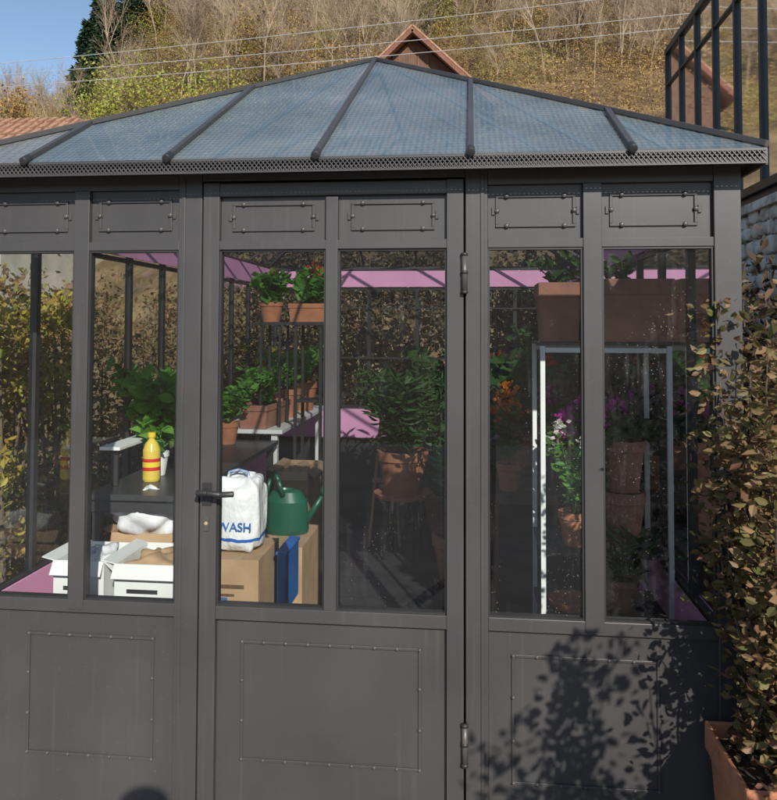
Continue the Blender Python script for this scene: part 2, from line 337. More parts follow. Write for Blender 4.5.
# ------------------------------------------------------------------ houses behind
def house(name,x0,x1,y0,y1,ze,zr,wallk,roofk,axis='x',gk=None,over=.5,z0=0):
    e=empty(name); b=MB(); b.box(x0,x1,y0,y1,z0,ze,wallk)
    xm,ym=(x0+x1)/2,(y0+y1)/2
    if axis=='x':
        b.add([(x0,y0,ze),(x0,y1,ze),(x0,ym,zr-.1),(x1,y0,ze),(x1,y1,ze),(x1,ym,zr-.1)],[(0,2,1),(3,4,5)],gk or wallk)
    else:
        b.add([(x0,y0,ze),(x1,y0,ze),(xm,y0,zr-.1),(x0,y1,ze),(x1,y1,ze),(xm,y1,zr-.1)],[(0,1,2),(3,5,4)],gk or wallk)
    for i in range(3):
        wx=x0+(x1-x0)*(.2+.3*i); b.box(wx-.4,wx+.4,y0-.03,y0,z0+(ze-z0)*.45,z0+(ze-z0)*.8,'steel_dark'); b.box(wx-.48,wx+.48,y0-.06,y0-.031,z0+(ze-z0)*.42,z0+(ze-z0)*.45,'white')
    b.build('walls',e); r=MB()
    if axis=='x':
        sl=(zr-ze)/(ym-y0)
        for sgn in (-1,1):
            ye=ym+sgn*(ym-y0+over); zz=ze-sl*over
            vs=[(x0-over,ye,zz),(x1+over,ye,zz),(x1+over,ym,zr),(x0-over,ym,zr)]; r.add(vs+[(a,b_,c+.12) for a,b_,c in vs],[(0,1,2,3),(4,5,6,7),(0,1,5,4),(1,2,6,5),(3,0,4,7)],roofk)
            nn=int((x1-x0+2*over)/.25)
            for i in range(nn+1):
                xx=x0-over+i*.25
                for j in range(8):
                    f0,f1=j/8,(j+1)/8; r.bar((xx,ye+(ym-ye)*f0,zz+(zr-zz)*f0+.17),(xx,ye+(ym-ye)*f1,zz+(zr-zz)*f1+.13),.11+.02*((i+j)%2),.07,roofk)
    else:
        sl=(zr-ze)/(xm-x0)
        for sgn in (-1,1):
            xe=xm+sgn*(xm-x0+over); zz=ze-sl*over
            vs=[(xe,y0-over,zz),(xe,y1+over,zz),(xm,y1+over,zr),(xm,y0-over,zr)]; r.add(vs+[(a,b_,c+.12) for a,b_,c in vs],[(0,1,2,3),(4,5,6,7),(0,1,5,4),(1,2,6,5),(3,0,4,7)],roofk)
            r.bar((xe,y0-over-.02,zz),(xm,y0-over-.02,zr),.06,.14,'redwood')
            nn=int((y1-y0+2*over)/.25)
            for i in range(nn+1): yy=y0-over+i*.25; r.bar((xe,yy,zz+.16),(xm,yy,zr+.16),.09,.06,roofk)
        for i in range(14):
            xx=x0+.15+i*(x1-x0-.3)/13; top=zr-.25-abs(xx-xm)*sl
            if top>ze-2: r.box(xx-.02,xx+.02,y0-.03,y0-.004,ze-2,top,'redwood')
    r.build('roof',e)
house('tile_roof_house',-17,-10.6,14,19,5.2,6.85,'plaster','tiles')
house('tile_roof_house.001',-16.5,-13.3,21,25,7.3,8.6,'plaster','tiles',z0=2)
house('wooden_gable_house',-4.3,.35,24,31,9.5,11.7,'wood','tiles','y',gk='wood',z0=3)
for i,(z1,z2) in enumerate([(6.7,7.25),(6.45,7.0),(6.85,7.75)]):
    b=MB(); pts=[(-14+20*t,12,z1-.25+(z2-z1+.45)*t-1.2*t*(1-t)*.35) for t in np.linspace(0,1,25)]; b.path(pts,.007,'cable',5); b.build('power_line' if i==0 else 'power_line.%03d'%i)
# ------------------------------------------------------------------ right glasshouse on stone wall
e=empty('glazed_terrace'); b=MB()
b.box(1.93,6,.9,5.4,2.42,2.50,'steel_dark')
ys=np.linspace(.95,5.34,10)
for y in ys:
    b.box(1.90,1.95,y-.018,y+.018,2.5,4.3,'steel_dark')
for z in (2.5,4.26): b.box(1.895,1.955,.93,5.36,z,z+.06,'steel_dark')
b.box(1.905,1.945,.95,5.34,3.95,3.975,'steel_dark')
for x in np.linspace(1.92,5.95,8):
    for y in (.95,5.34): b.box(x-.022,x+.022,y-.02,y+.02,2.5,4.3,'steel_dark')
for y in (.95,5.34): b.box(1.93,5.97,y-.023,y+.023,4.26,4.32,'steel_dark')
for y in ys: b.bar((1.92,y,4.33),(5.95,y,5.1),.04,.06,'steel_dark')
b.build('frame',e,.003); b=MB()
b.add([(1.925,.95,2.5),(1.925,5.34,2.5),(1.925,5.34,4.3),(1.925,.95,4.3)],[(0,1,2,3)],'terglass'); b.add([(1.925,5.34,2.5),(5.95,5.34,2.5),(5.95,5.34,4.3),(1.925,5.34,4.3)],[(0,1,2,3)],'terglass'); b.build('glass_panes',e)
b=MB(); b.box(1.9,6,.8,5.5,0,2.418,'stone'); b.box(1.84,1.9,.8,5.5,2.36,2.418,'stone')
zz=.05; ii=0
while zz<2.3:
    hh=rng.uniform(.09,.15); yy=.85+rng.uniform(0,.1)
    while yy<5.4:
        ww=rng.uniform(.12,.34); b.blob((1.893,yy+ww/2,zz+hh/2+rng.uniform(-.012,.012)),(.05,ww*.98,hh*rng.uniform(.85,1.05)),'stone',.55,.09,ii,14,8); ii+=1; yy+=ww
    zz+=hh
b.build('stone_wall',None)
# ------------------------------------------------------------------ greenhouse
GH=empty('greenhouse'); XL,XR,YB=-1.67,.77,4.1
b=MB(); F0,F1=-.022,.022
def post(x0,x1,z0=.0,z1=2.08,y0=F0,y1=F1): b.box(x0,x1,y0,y1,z0,z1,'steel')
def rail(x0,x1,z0,z1,y0=-.019,y1=.019): b.box(x0,x1,y0,y1,z0,z1,'steel')
post(XL,-1.60); post(-1.27,-1.22,.7,2.03); post(-.921,-.846); post(-.016,.051); post(.335,.39,.7,2.03); post(.713,.79)
rail(-1.60,-.921,2.03,2.078); rail(.051,.713,2.03,2.078); rail(-.846,-.016,2.055,2.078)
for a,c in ((-1.60,-.921),(.051,.713)):
    rail(a,c,1.837,1.865); rail(a,c,.69,.73); rail(a,c,0,.06)
for x in (-.905,.035): b.box(x-.006,x+.006,-.026,-.0221,.02,2.06,'steel')
for x in (-.852,-.028): b.box(x,x+.020,.0225,.030,.02,2.06,'steel_dark')
b.box(-.85,-.01,.0305,.036,2.03,2.07,'steel_dark')
b.build('front_frame',GH,.002)
D=MB(); b=D
post(-.840,-.788,.02,2.048,-.026,.018); post(-.073,-.022,.02,2.048,-.026,.018); b.box(-.448,-.41,-.024,.016,.73,2.0,'steel')
b.box(-.788,-.073,-.024,.016,2.005,2.046,'steel'); b.box(-.788,-.073,-.023,.016,1.837,1.865,'steel'); b.box(-.788,-.073,-.023,.016,.69,.73,'steel'); b.box(-.788,-.073,-.023,.016,.02,.08,'steel')
b.box(-.788,-.073,-.006,.006,.08,.69,'steel'); b.box(-.788,-.448,-.006,.006,1.865,2.005,'steel'); b.box(-.41,-.073,-.006,.006,1.865,2.005,'steel')
def outline(b,x0,x1,z0,z1,y=-.006,w=.009,riv=(3,2),r=.0062,inner=False):
    t=.0055
    b.box(x0,x1,y-t-.0005,y-.0005,z1-w,z1,'steel'); b.box(x0,x1,y-t-.0005,y-.0005,z0,z0+w,'steel')
    b.box(x0,x0+w,y-t,y-.0005,z0+w,z1-w,'steel'); b.box(x1-w,x1,y-t,y-.0005,z0+w,z1-w,'steel')
    nx,nz=riv; k='rivet'
    if inner:
        for x in (x0-.012,x1+.002): b.box(x,x+.010,y-.005,y-.0005,(z0+z1)/2-.012,(z0+z1)/2+.012,'steel')
        for x in (x0+(x1-x0)*.14,x1-(x1-x0)*.14):
            for z in (z0+w/2,z1-w/2): b.dome((x,y-t,z),r,k)
        for x in (x0+w/2,x1-w/2): b.dome((x,y-t,(z0+z1)/2),r,k)
        return
    for i in range(nx):
        for z in (z0+w/2,z1-w/2): b.dome((x0+w/2+(x1-x0-w)*i/(nx-1),y-t,z),r,k)
    for j in range(1,nz-1):
        for x in (x0+w/2,x1-w/2): b.dome((x,y-t,z0+(z1-z0)*j/(nz-1)),r,k)
outline(b,-.71,-.15,.26,.625,riv=(9,4)); outline(b,-.75,-.485,1.895,1.985,inner=True,r=.0078); outline(b,-.37,-.11,1.895,1.985,inner=True,r=.0078)
b.build('door',GH,.0015)
b=MB()
b.box(-1.60,-.921,-.004,.006,.06,.69,'steel'); b.box(.051,.713,-.004,.006,.06,.69,'steel')
for a,c in ((-1.60,-1.27),(-1.22,-.921),(.051,.335),(.39,.713)): b.box(a,c,-.004,.006,1.865,2.03,'steel')
outline(b,-1.41,-.99,.24,.62,y=-.004,riv=(7,4)); outline(b,.12,.55,.24,.62,y=-.004,riv=(7,4))
for x0,x1 in ((-1.55,-1.30),(-1.195,-.95),(.075,.315),(.415,.67)): outline(b,x0,x1,1.90,2.0,y=-.004,inner=True,r=.0085)
b.build('riveted_panels',GH,.0015)
b=MB()
panes=[(-1.60,-1.27),(-1.22,-.921),(-.788,-.448),(-.41,-.073),(.051,.335),(.39,.713)]
for x0,x1 in panes:
    b.box(x0,x0+.006,-.014,.012,.736,1.831,'steel_dark'); b.box(x1-.006,x1,-.014,.012,.736,1.831,'steel_dark'); b.box(x0,x1,-.015,.012,.73,.736,'steel_dark'); b.box(x0,x1,-.015,.012,1.831,1.837,'steel_dark')
b.build('glazing_beads',GH)
b=MB()
for i,(x0,x1) in enumerate(panes):
    b.add([(x0,.001,.73),(x1,.001,.73),(x1,.001,1.837),(x0,.001,1.837)],[(0,1,2,3)],['glass','glass','glass','glass_d','glass_dirt_refl','glass_dirt_refl'][i])
b.build('front_glass',GH)
b=MB(); b.box(-.832,-.802,-.031,-.0262,1.04,1.11,'steel_dark'); b.tube((-.817,-.026,1.085),(-.817,-.075,1.085),.008,.008,'steel_dark',10)
b.path([(-.835,-.072,1.087),(-.80,-.075,1.088),(-.76,-.073,1.083),(-.72,-.068,1.085)],.009,'steel_dark',10)
b.box(-.826,-.810,-.030,-.0262,.96,1.005,'rivet'); b.tube((-.818,-.03,.985),(-.818,-.034,.985),.006,.006,'card',10)
b.build('door_handle',GH,.001)
b=MB()
for z in (1.76,.36):
    b.tube((-.019,-.034,z-.055),(-.019,-.034,z+.055),.009,.009,'rivet',12)
    for q in (-.06,.055,0): b.tube((-.019,-.034,z+q-.003),(-.019,-.034,z+q+.006),.0105,.0105,'steel_dark',12)
b.build('hinges',GH)
# side + back walls
b=MB(); pk=MB(); gl=MB()
ny=10; ysw=np.linspace(.03,YB,ny+1)
for X_,inn in ((XL,1),(XR,-1)):
    for i,y in enumerate(ysw[1:]):
        b.box(X_-.014,X_+.014,y-.014,y+.014,0,2.07,'steel_dark')
    b.box(X_-.013,X_+.013,.022,YB,.64,.67,'steel_dark'); b.box(X_-.013,X_+.013,.022,YB,2.04,2.078,'steel_dark'); b.box(X_-.012,X_+.012,.022,YB,1.90,1.92,'steel_dark')
    if inn>0: b.box(X_-.012,X_-.002,.022,YB,0,.64,'steel')
    else: b.box(X_+.002,X_+.012,.022,YB,0,.64,'steel')
    a=X_+inn*.020; c=a+inn*.008
    pk.box(min(a,c),max(a,c),.03,YB-.03,.02,.66,'pink'); pk.box(min(a,c),max(a,c),.03,YB-.03,1.925,2.06,'pink')
    gl.add([(X_,.03,.66),(X_,YB,.66),(X_,YB,2.04),(X_,.03,2.04)],[(0,1,2,3)],'sideglass')
for x in np.linspace(XL,XR,7): b.box(x-.015,x+.015,YB-.015,YB+.015,0,2.07,'steel_dark')
b.box(XL,XR,YB-.014,YB+.014,.9,.93,'steel_dark'); b.box(XL,XR,YB-.014,YB+.014,2.04,2.078,'steel_dark'); b.box(XL,XR,YB-.013,YB+.013,1.90,1.92,'steel_dark'); b.box(XL,XR,YB-.01,YB+.01,0,.9,'steel_dark')
b.box(XL+.03,XR-.03,YB-.045,YB-.033,.02,.66,'steel_dark')
pk.box(XL+.03,XR-.03,YB-.032,YB-.022,.64,.90,'pink'); pk.box(XL+.03,XR-.03,YB-.032,YB-.022,1.925,2.06,'pink')
gl.add([(XL,YB,.93),(XR,YB,.93),(XR,YB,2.04),(XL,YB,2.04)],[(0,1,2,3)],'sideglass')
for i in range(22):
    x=XL+.12+i*.105
    pts=[(x+.035*math.cos(t),YB-.04,1.86+.035*math.sin(t)) for t in np.linspace(0,2*pi,11)]; b.path(pts,.004,'steel_dark',4)
    pts=[(x+.03*math.cos(t),YB-.04,1.79+.03*math.sin(t)) for t in np.linspace(.5,2*pi-1,8)]; b.path(pts,.004,'steel_dark',4)
b.box(XL+.03,XR-.03,YB-.044,YB-.036,1.74,1.75,'steel_dark'); b.box(XL+.03,XR-.03,YB-.044,YB-.036,1.32,1.335,'steel_dark')
b.build('side_and_rear_frame',GH); pk.build('pink_interior_band',GH); gl.build('side_glass',GH)
b=MB(); b.box(XL,XR,0.02,YB,.013,.03,'floor')
for i in range(1,7): 
    x=XL+i*.35; b.box(x-.003,x+.003,.05,YB-.05,.0302,.0315,'black')
for i in range(1,12):
    y=i*.35; b.box(XL+.05,XR-.05,y-.003,y+.003,.0322,.033,'black')
b.build('tiled_floor',GH)
# roof
XC=-.46; HX=1.29; YE=-.12; ZE=2.105; YA=1.30; ZA=2.885; YBk=YB+.12; YA2=YBk-1.42
A=Vector((XC,YA,ZA)); A2=Vector((XC,YA2,ZA)); c0=Vector((XC-HX,YE,ZE)); c1=Vector((XC+HX,YE,ZE)); c2=Vector((XC+HX,YBk,ZE)); c3=Vector((XC-HX,YBk,ZE))
b=MB(); b.add([c0,c1,A],[(0,1,2)],'roof'); b.add([c1,c2,A2,A],[(0,1,2,3)],'roof'); b.add([c3,c0,A,A2],[(0,1,2,3)],'roof'); b.add([c2,c3,A2],[(0,1,2)],'roof'); b.build('roof_glass',GH)
b=MB(); up=Vector((0,0,.010))
for a,c in ((c0,A),(c1,A),(c2,A2),(c3,A2),(A,A2)): b.bar(a+up,c+up,.022,.018,'steel')
for k in (-2,-1,0,1,2):
    x=XC+k*.46; t=1-abs(k)*.46/HX
    for (y0,ya) in ((YE,YA),(YBk,YA2)):
        p=Vector((x,y0,ZE)); q=Vector((x,y0+(ya-y0)*t,ZE+(ZA-ZE)*t)); dd=(q-p).normalized()
        b.bar(p-dd*.005+up,q+up,.019,.016,'steel')
        b.tube(p-dd*.018+up*.8,p+dd*.02+up*.8,.0135,.0135,'steel_dark',10)
for sgn in (-1,1):
    for y in np.arange(YE+.46,YBk-.3,.46):
        t=1.
        if y<YA: t=(y-YE)/(YA-YE)
        if y>YA2: t=(YBk-y)/(YBk-YA2)
        p=Vector((XC+sgn*HX,y,ZE)); q=Vector((XC+sgn*HX*(1-t),y,ZE+(ZA-ZE)*t)); b.bar(p+up,q+up,.019,.016,'steel')
b.build('roof_ribs',GH,.002)
# eave: soffit, double rail and woven fringe
b=MB(); x0,x1=XC-HX,XC+HX
b.box(x0+.01,x1-.01,YE+.012,0.04,2.081,2.087,'steel_dark')
b.box(x0,x1,YE,YE+.010,2.097,2.104,'steel'); b.box(x0,x1,YE,YE+.010,2.060,2.066,'steel')
b.box(x0,x1,YE+.012,YE+.016,2.066,2.097,'steel_dark')
nx=int((x1-x0)/.0135)
for i in range(nx):
    x=x0+i*.0135; b.bar((x,YE+.004,2.065),(x+.0135,YE+.004,2.082),.005,.003,'rivet'); b.bar((x+.0135,YE+.001,2.065),(x,YE+.001,2.082),.005,.003,'rivet')
    b.bar((x,YE+.004,2.082),(x+.0135,YE+.004,2.098),.005,.003,'steel'); b.bar((x+.0135,YE+.001,2.082),(x,YE+.001,2.098),.005,.003,'steel')
for sgn in (-1,1):
    xx=XC+sgn*HX; b.box(xx-.005,xx+.005,YE+.011,YBk,2.058,2.104,'steel')
    b.box(min(xx,XC+sgn*1.23),max(xx,XC+sgn*1.23),.045,YBk,2.082,2.088,'steel_dark')
b.box(x0,x1,YBk-.01,YBk,2.058,2.104,'steel')
b.build('eave_fringe',GH)
# ------------------------------------------------------------------ interior things
def pot(b,c,r,h,k='terra',n=24):
    b.lathe(c,[(0,0),(r*.68,0),(r*.92,h*.78),(r*.94,h*.78),(r,h*.80),(r,h),(r*.88,h),(r*.86,h*.88)],k,n); b.lathe(c,[(r*.87,h*.885),(0,h*.9)],'soil',n)
def trough(b,c,L_,W,h,k='terra_old',ang=0):
    prof=[(.84,0),(.93,.74),(1,.76),(1,1),(.93,1),(.9,.88)]; vs=[]
    ca,sa=math.cos(ang),math.sin(ang)
    for s,z in prof:
        q=(1-s)
        for sx,sy in ((-1,-1),(1,-1),(1,1),(-1,1)):
            x=sx*(L_/2-q*W/2); y=sy*(W/2*s); vs.append((c[0]+x*ca-y*sa,c[1]+x*sa+y*ca,c[2]+z*h))
    fs=[(j*4+i,j*4+(i+1)%4,j*4+4+(i+1)%4,j*4+4+i) for j in range(5) for i in range(4)]+[(3,2,1,0)]
    b.add(vs,fs,k); b.add(vs[20:24],[(0,1,2,3)],'soil')
def plant(e,c,h,r,n,size,k,stems=9,flowers=None,droop=0,aspect=.55,ell=(1,1)):
    b=MB(); pts=[];up=[];tips=[]
    for s in range(stems):
        a=rng.uniform(0,6.28); rr=r*math.sqrt(rng.uniform(.05,1)); hh=h*rng.uniform(.65,1)
        P0=Vector(c); P2=Vector((c[0]+rr*math.cos(a)*ell[0],c[1]+rr*math.sin(a)*ell[1],c[2]+hh-droop*rr)); P1=Vector((c[0]+.4*rr*math.cos(a)*ell[0],c[1]+.4*rr*math.sin(a)*ell[1],c[2]+hh*.6))
        prev=P0
        for t in np.linspace(.2,1,5):
            q=P0*(1-t)**2+P1*2*t*(1-t)+P2*t*t; b.tube(prev,q,.003,.0025,'stem',4); prev=q
        tips.append(tuple(P2))
        for _ in range(n//stems):
            t=rng.uniform(.15,1.02); q=P0*(1-t)**2+P1*2*t*(1-t)+P2*t*t
            an=rng.uniform(0,6.28); pts.append((q.x+rng.normal()*size*.25,q.y+rng.normal()*size*.25,q.z)); up.append((math.cos(an),math.sin(an),.35))
    b.build('stems',e); leafmesh('leaves',pts,size,k,e,aspect=aspect,up=up,oval=True)
    if flowers:
        fk,nf,fs,lift=flowers; P=[]
        for i in range(nf):
            t=tips[i%len(tips)]; cc=np.array([t[0],t[1],t[2]+lift*rng.uniform(.4,1)]); P.append(cc+rng.normal(size=(26,3))*fs*.6)
        leafmesh('flowers',np.concatenate(P),fs,fk,e,aspect=.9)
def potted(name,c,r,h,ph,pr,n,size,k,pk='terra',**kw):
    e=empty(name); b=MB(); pot(b,c,r,h,pk); b.build('pot',e); plant(e,(c[0],c[1],c[2]+h*.88),ph,pr,n,size,k,**kw); return e
b=MB(); b.box(-1.635,-1.2,.78,2.38,.855,.88,'black'); b.box(-1.62,-1.22,.80,.83,.80,.853,'black')
for x in (-1.6,-1.24):
    for y in (.83,2.33): b.box(x-.018,x+.018,y-.018,y+.018,.031,.854,'steel_dark')
b.build('black_table',None,.002)
b=MB(); b.box(-1.635,-1.18,2.40,3.9,.915,.94,'white')
for x in (-1.6,-1.24):
    for y in (2.45,3.85): b.box(x-.02,x+.02,y-.02,y+.02,.031,.914,'white')
b.build('white_table',None,.002)
b=MB(); b.box(-1.635,-1.54,.9,2.36,1.045,1.060,'white')
for y in (.95,1.6,2.3): b.box(-1.6,-1.57,y-.008,y+.008,.881,1.044,'steel_dark')
b.build('white_shelf_board',None,.002)
b=MB(); b.lathe((-1.47,1.08,.881),[(0,0),(.037,0),(.040,.01),(.040,.05),(.0405,.05),(.0405,.105),(.040,.105),(.040,.14),(.03,.17),(.014,.19),(.014,.20),(.018,.20),(.018,.222),(0,.222)],['oil','oil','oil','oil','redp','oil','oil','oil','oil','oil','yelp','yelp','yelp'],20)
b.lathe((-1.47,1.08,.881),[(.0408,.066),(.041,.067),(.041,.088),(.0408,.089)],'yelp',20)
b.build('oil_bottle')
potted('potted_basil',(-1.50,1.22,.881),.055,.11,.42,.22,560,.08,'green','white',stems=20)
potted('potted_parsley',(-1.47,2.2,.881),.07,.13,.30,.17,380,.05,'green','terra',stems=16)
for i,(x,y,r,h) in enumerate([(-1.585,1.75,.04,.08),(-1.585,2.1,.04,.08)]): potted('potted_herb' if i==0 else 'potted_herb.%03d'%i,(x,y,1.061),r,h,.2,.1,160,.05,'green','terra',stems=8)
e=empty('herb_trough'); b=MB(); trough(b,(-1.36,2.66,.941),.5,.2,.15,'terra_old',pi/2-.08); b.build('trough',e,.004); plant(e,(-1.36,2.66,1.07),.26,.3,900,.045,'green',stems=34,ell=(.5,1))
potted('potted_plant',(-1.32,3.12,.941),.10,.2,.28,.17,340,.06,'green',stems=14)
potted('potted_plant.001',(-1.30,3.55,.941),.11,.22,.3,.2,300,.07,'green',stems=12)
potted('potted_plant.002',(-1.5,3.3,.941),.1,.18,.4,.2,300,.05,'hedge_g',stems=12)
b=MB(); b.box(-1.42,-.90,2.52,2.78,1.60,1.62,'black')
for x in (-1.36,-1.235): 
    for y in (2.54,2.76): b.box(x-.008,x+.008,y-.008,y+.008,.941,1.599,'steel_dark')
for x in (-1.13,-.965):
    for y in (2.54,2.76): b.box(x-.010,x+.010,y-.010,y+.010,.031,1.599,'steel_dark')
b.box(-1.13,-.96,2.55,2.75,1.1,1.115,'steel_dark')
b.build('metal_plant_shelf',None,.001)
potted('potted_geranium',(-1.31,2.6,1.621),.08,.13,.2,.17,200,.075,'green',stems=9,aspect=.9,flowers=('red',1,.016,.03))
e=empty('geranium_trough'); b=MB(); trough(b,(-1.04,2.6,1.621),.28,.15,.12,'terra'); b.build('trough',e,.004); plant(e,(-1.04,2.6,1.73),.22,.18,300,.075,'green',stems=14,aspect=.9,flowers=('red',5,.03,.08),ell=(1,.6))
def cbox(name,x0,x1,y0,y1,z0,z1,k='card',top=None,flap=True):
    b=MB(); t=.006
    b.box(x0,x1,y0,y0+t,z0,z1,k); b.box(x0,x1,y1-t,y1,z0,z1,k); b.box(x0,x0+t,y0+t,y1-t,z0,z1-.001,k); b.box(x1-t,x1,y0+t,y1-t,z0,z1-.001,k); b.box(x0+t,x1-t,y0+t,y1-t,z0,z0+t,k)
    if top: b.blob(((x0+x1)/2,(y0+y1)/2,z1-.045),((x1-x0)*.85,(y1-y0)*.85,.10),top,.75,.13,len(name)*7+int(x0*-100),28,20)
    if flap:
        b.bar((x0-.045,(y0+y1)/2,z1+.01),(x0,(y0+y1)/2,z1),y1-y0,.004,k) ; b.bar((x1,(y0+y1)/2,z1),(x1+.04,(y0+y1)/2,z1-.035),y1-y0,.004,k); b.bar(((x0+x1)/2,y0-.03,z1-.045),((x0+x1)/2,y0-.002,z1),x1-x0,.004,k)
    else: b.box(x0,x1,y0,y1,z1,z1+t,k); b.box((x0+x1)/2-.025,(x0+x1)/2+.025,y0-.001,y1,z1+t+.0005,z1+t+.001,'tape')
    kk='black' if k=='white' else 'wood'
    b.box(x0+(x1-x0)*.2,x0+(x1-x0)*.7,y0-.0015,y0-.0005,z0+(z1-z0)*.58,z0+(z1-z0)*.64,kk); b.box(x0+(x1-x0)*.2,x0+(x1-x0)*.5,y0-.0015,y0-.0005,z0+(z1-z0)*.46,z0+(z1-z0)*.50,kk)
    b.build(name)
cbox('cardboard_box',-1.50,-1.31,.3,.55,.50,.75,'white','film'); cbox('cardboard_box.001',-1.27,-1.04,.30,.58,.50,.745,'white','card')
cbox('cardboard_box.002',-1.52,-1.02,.26,.60,.031,.49,'card',flap=False)
cbox('cardboard_box.003',-1.55,-1.24,.86,1.25,.44,.70,'card','card'); cbox('cardboard_box.004',-1.6,-1.2,.84,1.3,.031,.43,'card',flap=False)
cbox('cardboard_box.005',-1.08,-.875,.78,1.12,.35,.62,'card',flap=False); cbox('cardboard_box.006',-1.1,-.86,.76,1.14,.031,.33,'card',flap=False)
cbox('cardboard_box.007',-1.15,-.85,1.5,1.95,.031,.47,'card',flap=False)
cbox('cardboard_box.008',-1.15,-.95,2.1,2.5,.031,.74,'card','card')
b=MB(); b.blob((-1.41,.92,.775),(.30,.22,.19),'film',.95,.12,5,40,30); b.build('white_plastic_bag')
b=MB(); b.box(-.84,-.80,.95,1.2,.35,.60,'bluep'); b.box(-.846,-.794,.944,1.206,.60,.615,'bluep'); b.box(-1.06,-.98,.55,.7,.031,.5,'bluep'); b.build('blue_plastic_crate',None,.004)
bm_,nt,out=newmat('printed_white_bag'); L=nt.links.new; p=N(nt,'ShaderNodeBsdfPrincipled',Roughness=.4); tc=N(nt,'ShaderNodeTexCoord'); sx=N(nt,'ShaderNodeSeparateXYZ'); L(tc.outputs['Generated'],sx.inputs[0])
nz=N(nt,'ShaderNodeTexNoise',Scale=3); L(tc.outputs['Generated'],nz.inputs['Vector']); ad=N(nt,'ShaderNodeMath',operation='MULTIPLY_ADD'); L(nz.outputs[0],ad.inputs[0]); ad.inputs[1].default_value=.06; L(sx.outputs['Z'],ad.inputs[2])
rr=ramp(nt,[(0,(.78,.78,.78)),(.20,(.02,.12,.45)),(.24,(.78,.78,.78)),(.9,(.78,.78,.78)),(.95,(.3,.4,.6))]); rr.color_ramp.interpolation='CONSTANT'; L(ad.outputs[0],rr.inputs[0]); L(rr.outputs[0],p.inputs[0])
nb=N(nt,'ShaderNodeTexNoise',Scale=4,Detail=5); L(tc.outputs['Generated'],nb.inputs['Vector']); bb=N(nt,'ShaderNodeBump',Strength=.6,Distance=.03); L(nb.outputs[0],bb.inputs['Height']); L(bb.outputs[0],p.inputs['Normal']); L(p.outputs[0],out.inputs[0]); M['bag']=bm_
b=MB(); b.blob((-.995,.93,.785),(.19,.18,.31),'bag',.4,.05,3,40,30)
b.path([(-1.05,.9,.93),(-1.04,.9,.965),(-1.0,.9,.975),(-.96,.9,.965),(-.95,.9,.93)],.006,'bag',6)
bo=b.build('detergent_bag')
cu=bpy.data.curves.new('printed_label','FONT'); cu.body='WASH'; cu.size=.052; cu.extrude=.003; cu.align_x='CENTER'; cu.materials.append(M['bluep'])
lo_=bpy.data.objects.new('printed_label',cu); lo_.location=(-.995,.826,.73); lo_.rotation_euler=(pi/2,0,.0); col.objects.link(lo_); lo_.parent=bo
b=MB(); c=(-1.0,1.78,.478); b.lathe(c,[(0,0),(.12,0),(.125,.02),(.115,.17),(.08,.22),(.05,.23),(.045,.22),(0,.21)],'greenp',24,(1,.7))
b.path([(-1.0,1.7,.69),(-1.02,1.68,.77),(-1.05,1.72,.81),(-1.09,1.78,.77),(-1.12,1.78,.64),(-1.11,1.78,.56)],.012,'greenp',8)
b.tube((-.9,1.78,.52),(-.80,1.78,.68),.022,.012,'greenp',10); b.tube((-.80,1.78,.68),(-.78,1.78,.71),.018,.032,'greenp',12); b.build('watering_can')
b=MB()
for a in range(4):
    an=a*pi/2+.6; b.tube((-.46+.15*math.cos(an),2.9+.15*math.sin(an),.031),(-.46+.11*math.cos(an),2.9+.11*math.sin(an),.44),.01,.01,'steel_dark',6)
b.lathe((-.46,2.9,.44),[(0,0),(.19,0),(.2,.03),(.19,.03),(0,.008)],'terra',28); b.build('plant_stand')
potted('potted_oleander',(-.46,2.9,.452),.18,.30,.55,.36,1000,.12,'dgreen','terra',stems=28,aspect=.2)
b=MB(); 
for p_,q_ in (((-.72,3.1,.03),(-.64,3.2,1.0)),((-.5,3.1,.03),(-.56,3.2,1.0)),((-.61,3.5,.03),(-.6,3.22,1.0))): b.bar(p_,q_,.02,.03,'card')
b.bar((-.7,3.12,.5),(-.5,3.12,.5),.02,.03,'card'); b.build('wooden_easel')
potted('potted_shrub',(-.08,2.4,.032),.16,.3,.8,.3,900,.08,'dgreen','terra_old',stems=22,aspect=.35)
potted('potted_lemon_tree',(-.2,3.6,.032),.17,.3,1.2,.4,700,.09,'dgreen','terra_old',stems=16,aspect=.45)
b=MB(); b.box(.08,.7,1.55,3.4,.71,.74,'wood')
for x in (.12,.66):
    for y in (1.6,3.35): b.box(x-.02,x+.02,y-.02,y+.02,.031,.709,'wood')
b.build('wooden_bench')
potted('potted_marigold',(.2,1.75,.741),.07,.14,.40,.11,220,.06,'dgreen','terra',stems=9,flowers=('orange',9,.032,.02))
potted('potted_croton',(.32,2.5,.741),.12,.2,.5,.25,450,.1,'dgreen','terra_old',stems=14,flowers=('red',4,.03,.03))
potted('potted_chrysanthemum',(.55,1.9,.741),.1,.18,.36,.2,500,.06,'dgreen','terra',stems=14,flowers=('magenta',12,.026,.03))
potted('potted_shrub.001',(.5,3.0,.741),.12,.2,.75,.28,600,.07,'dgreen','terra_old',stems=16)
b=MB()
for x in (.27,.735):
    for y in (.60,.98): b.box(x-.009,x+.009,y-.009,y+.009,.031,1.525,'white')
for y in (.60,.98):
    b.box(.280,.725,y-.008,y+.008,1.5,1.518,'white')
for z in (.5,.75): 
    b.box(.262,.744,.592,.988,z-.012,z,'steel_dark')
b.box(.262,.744,.592,.988,1.527,1.538,'steel_dark')
b.build('white_plant_rack',None,.001)
e=empty('terracotta_trough'); b=MB(); trough(b,(.60,.70,1.539),.32,.2,.24,'terra_old')
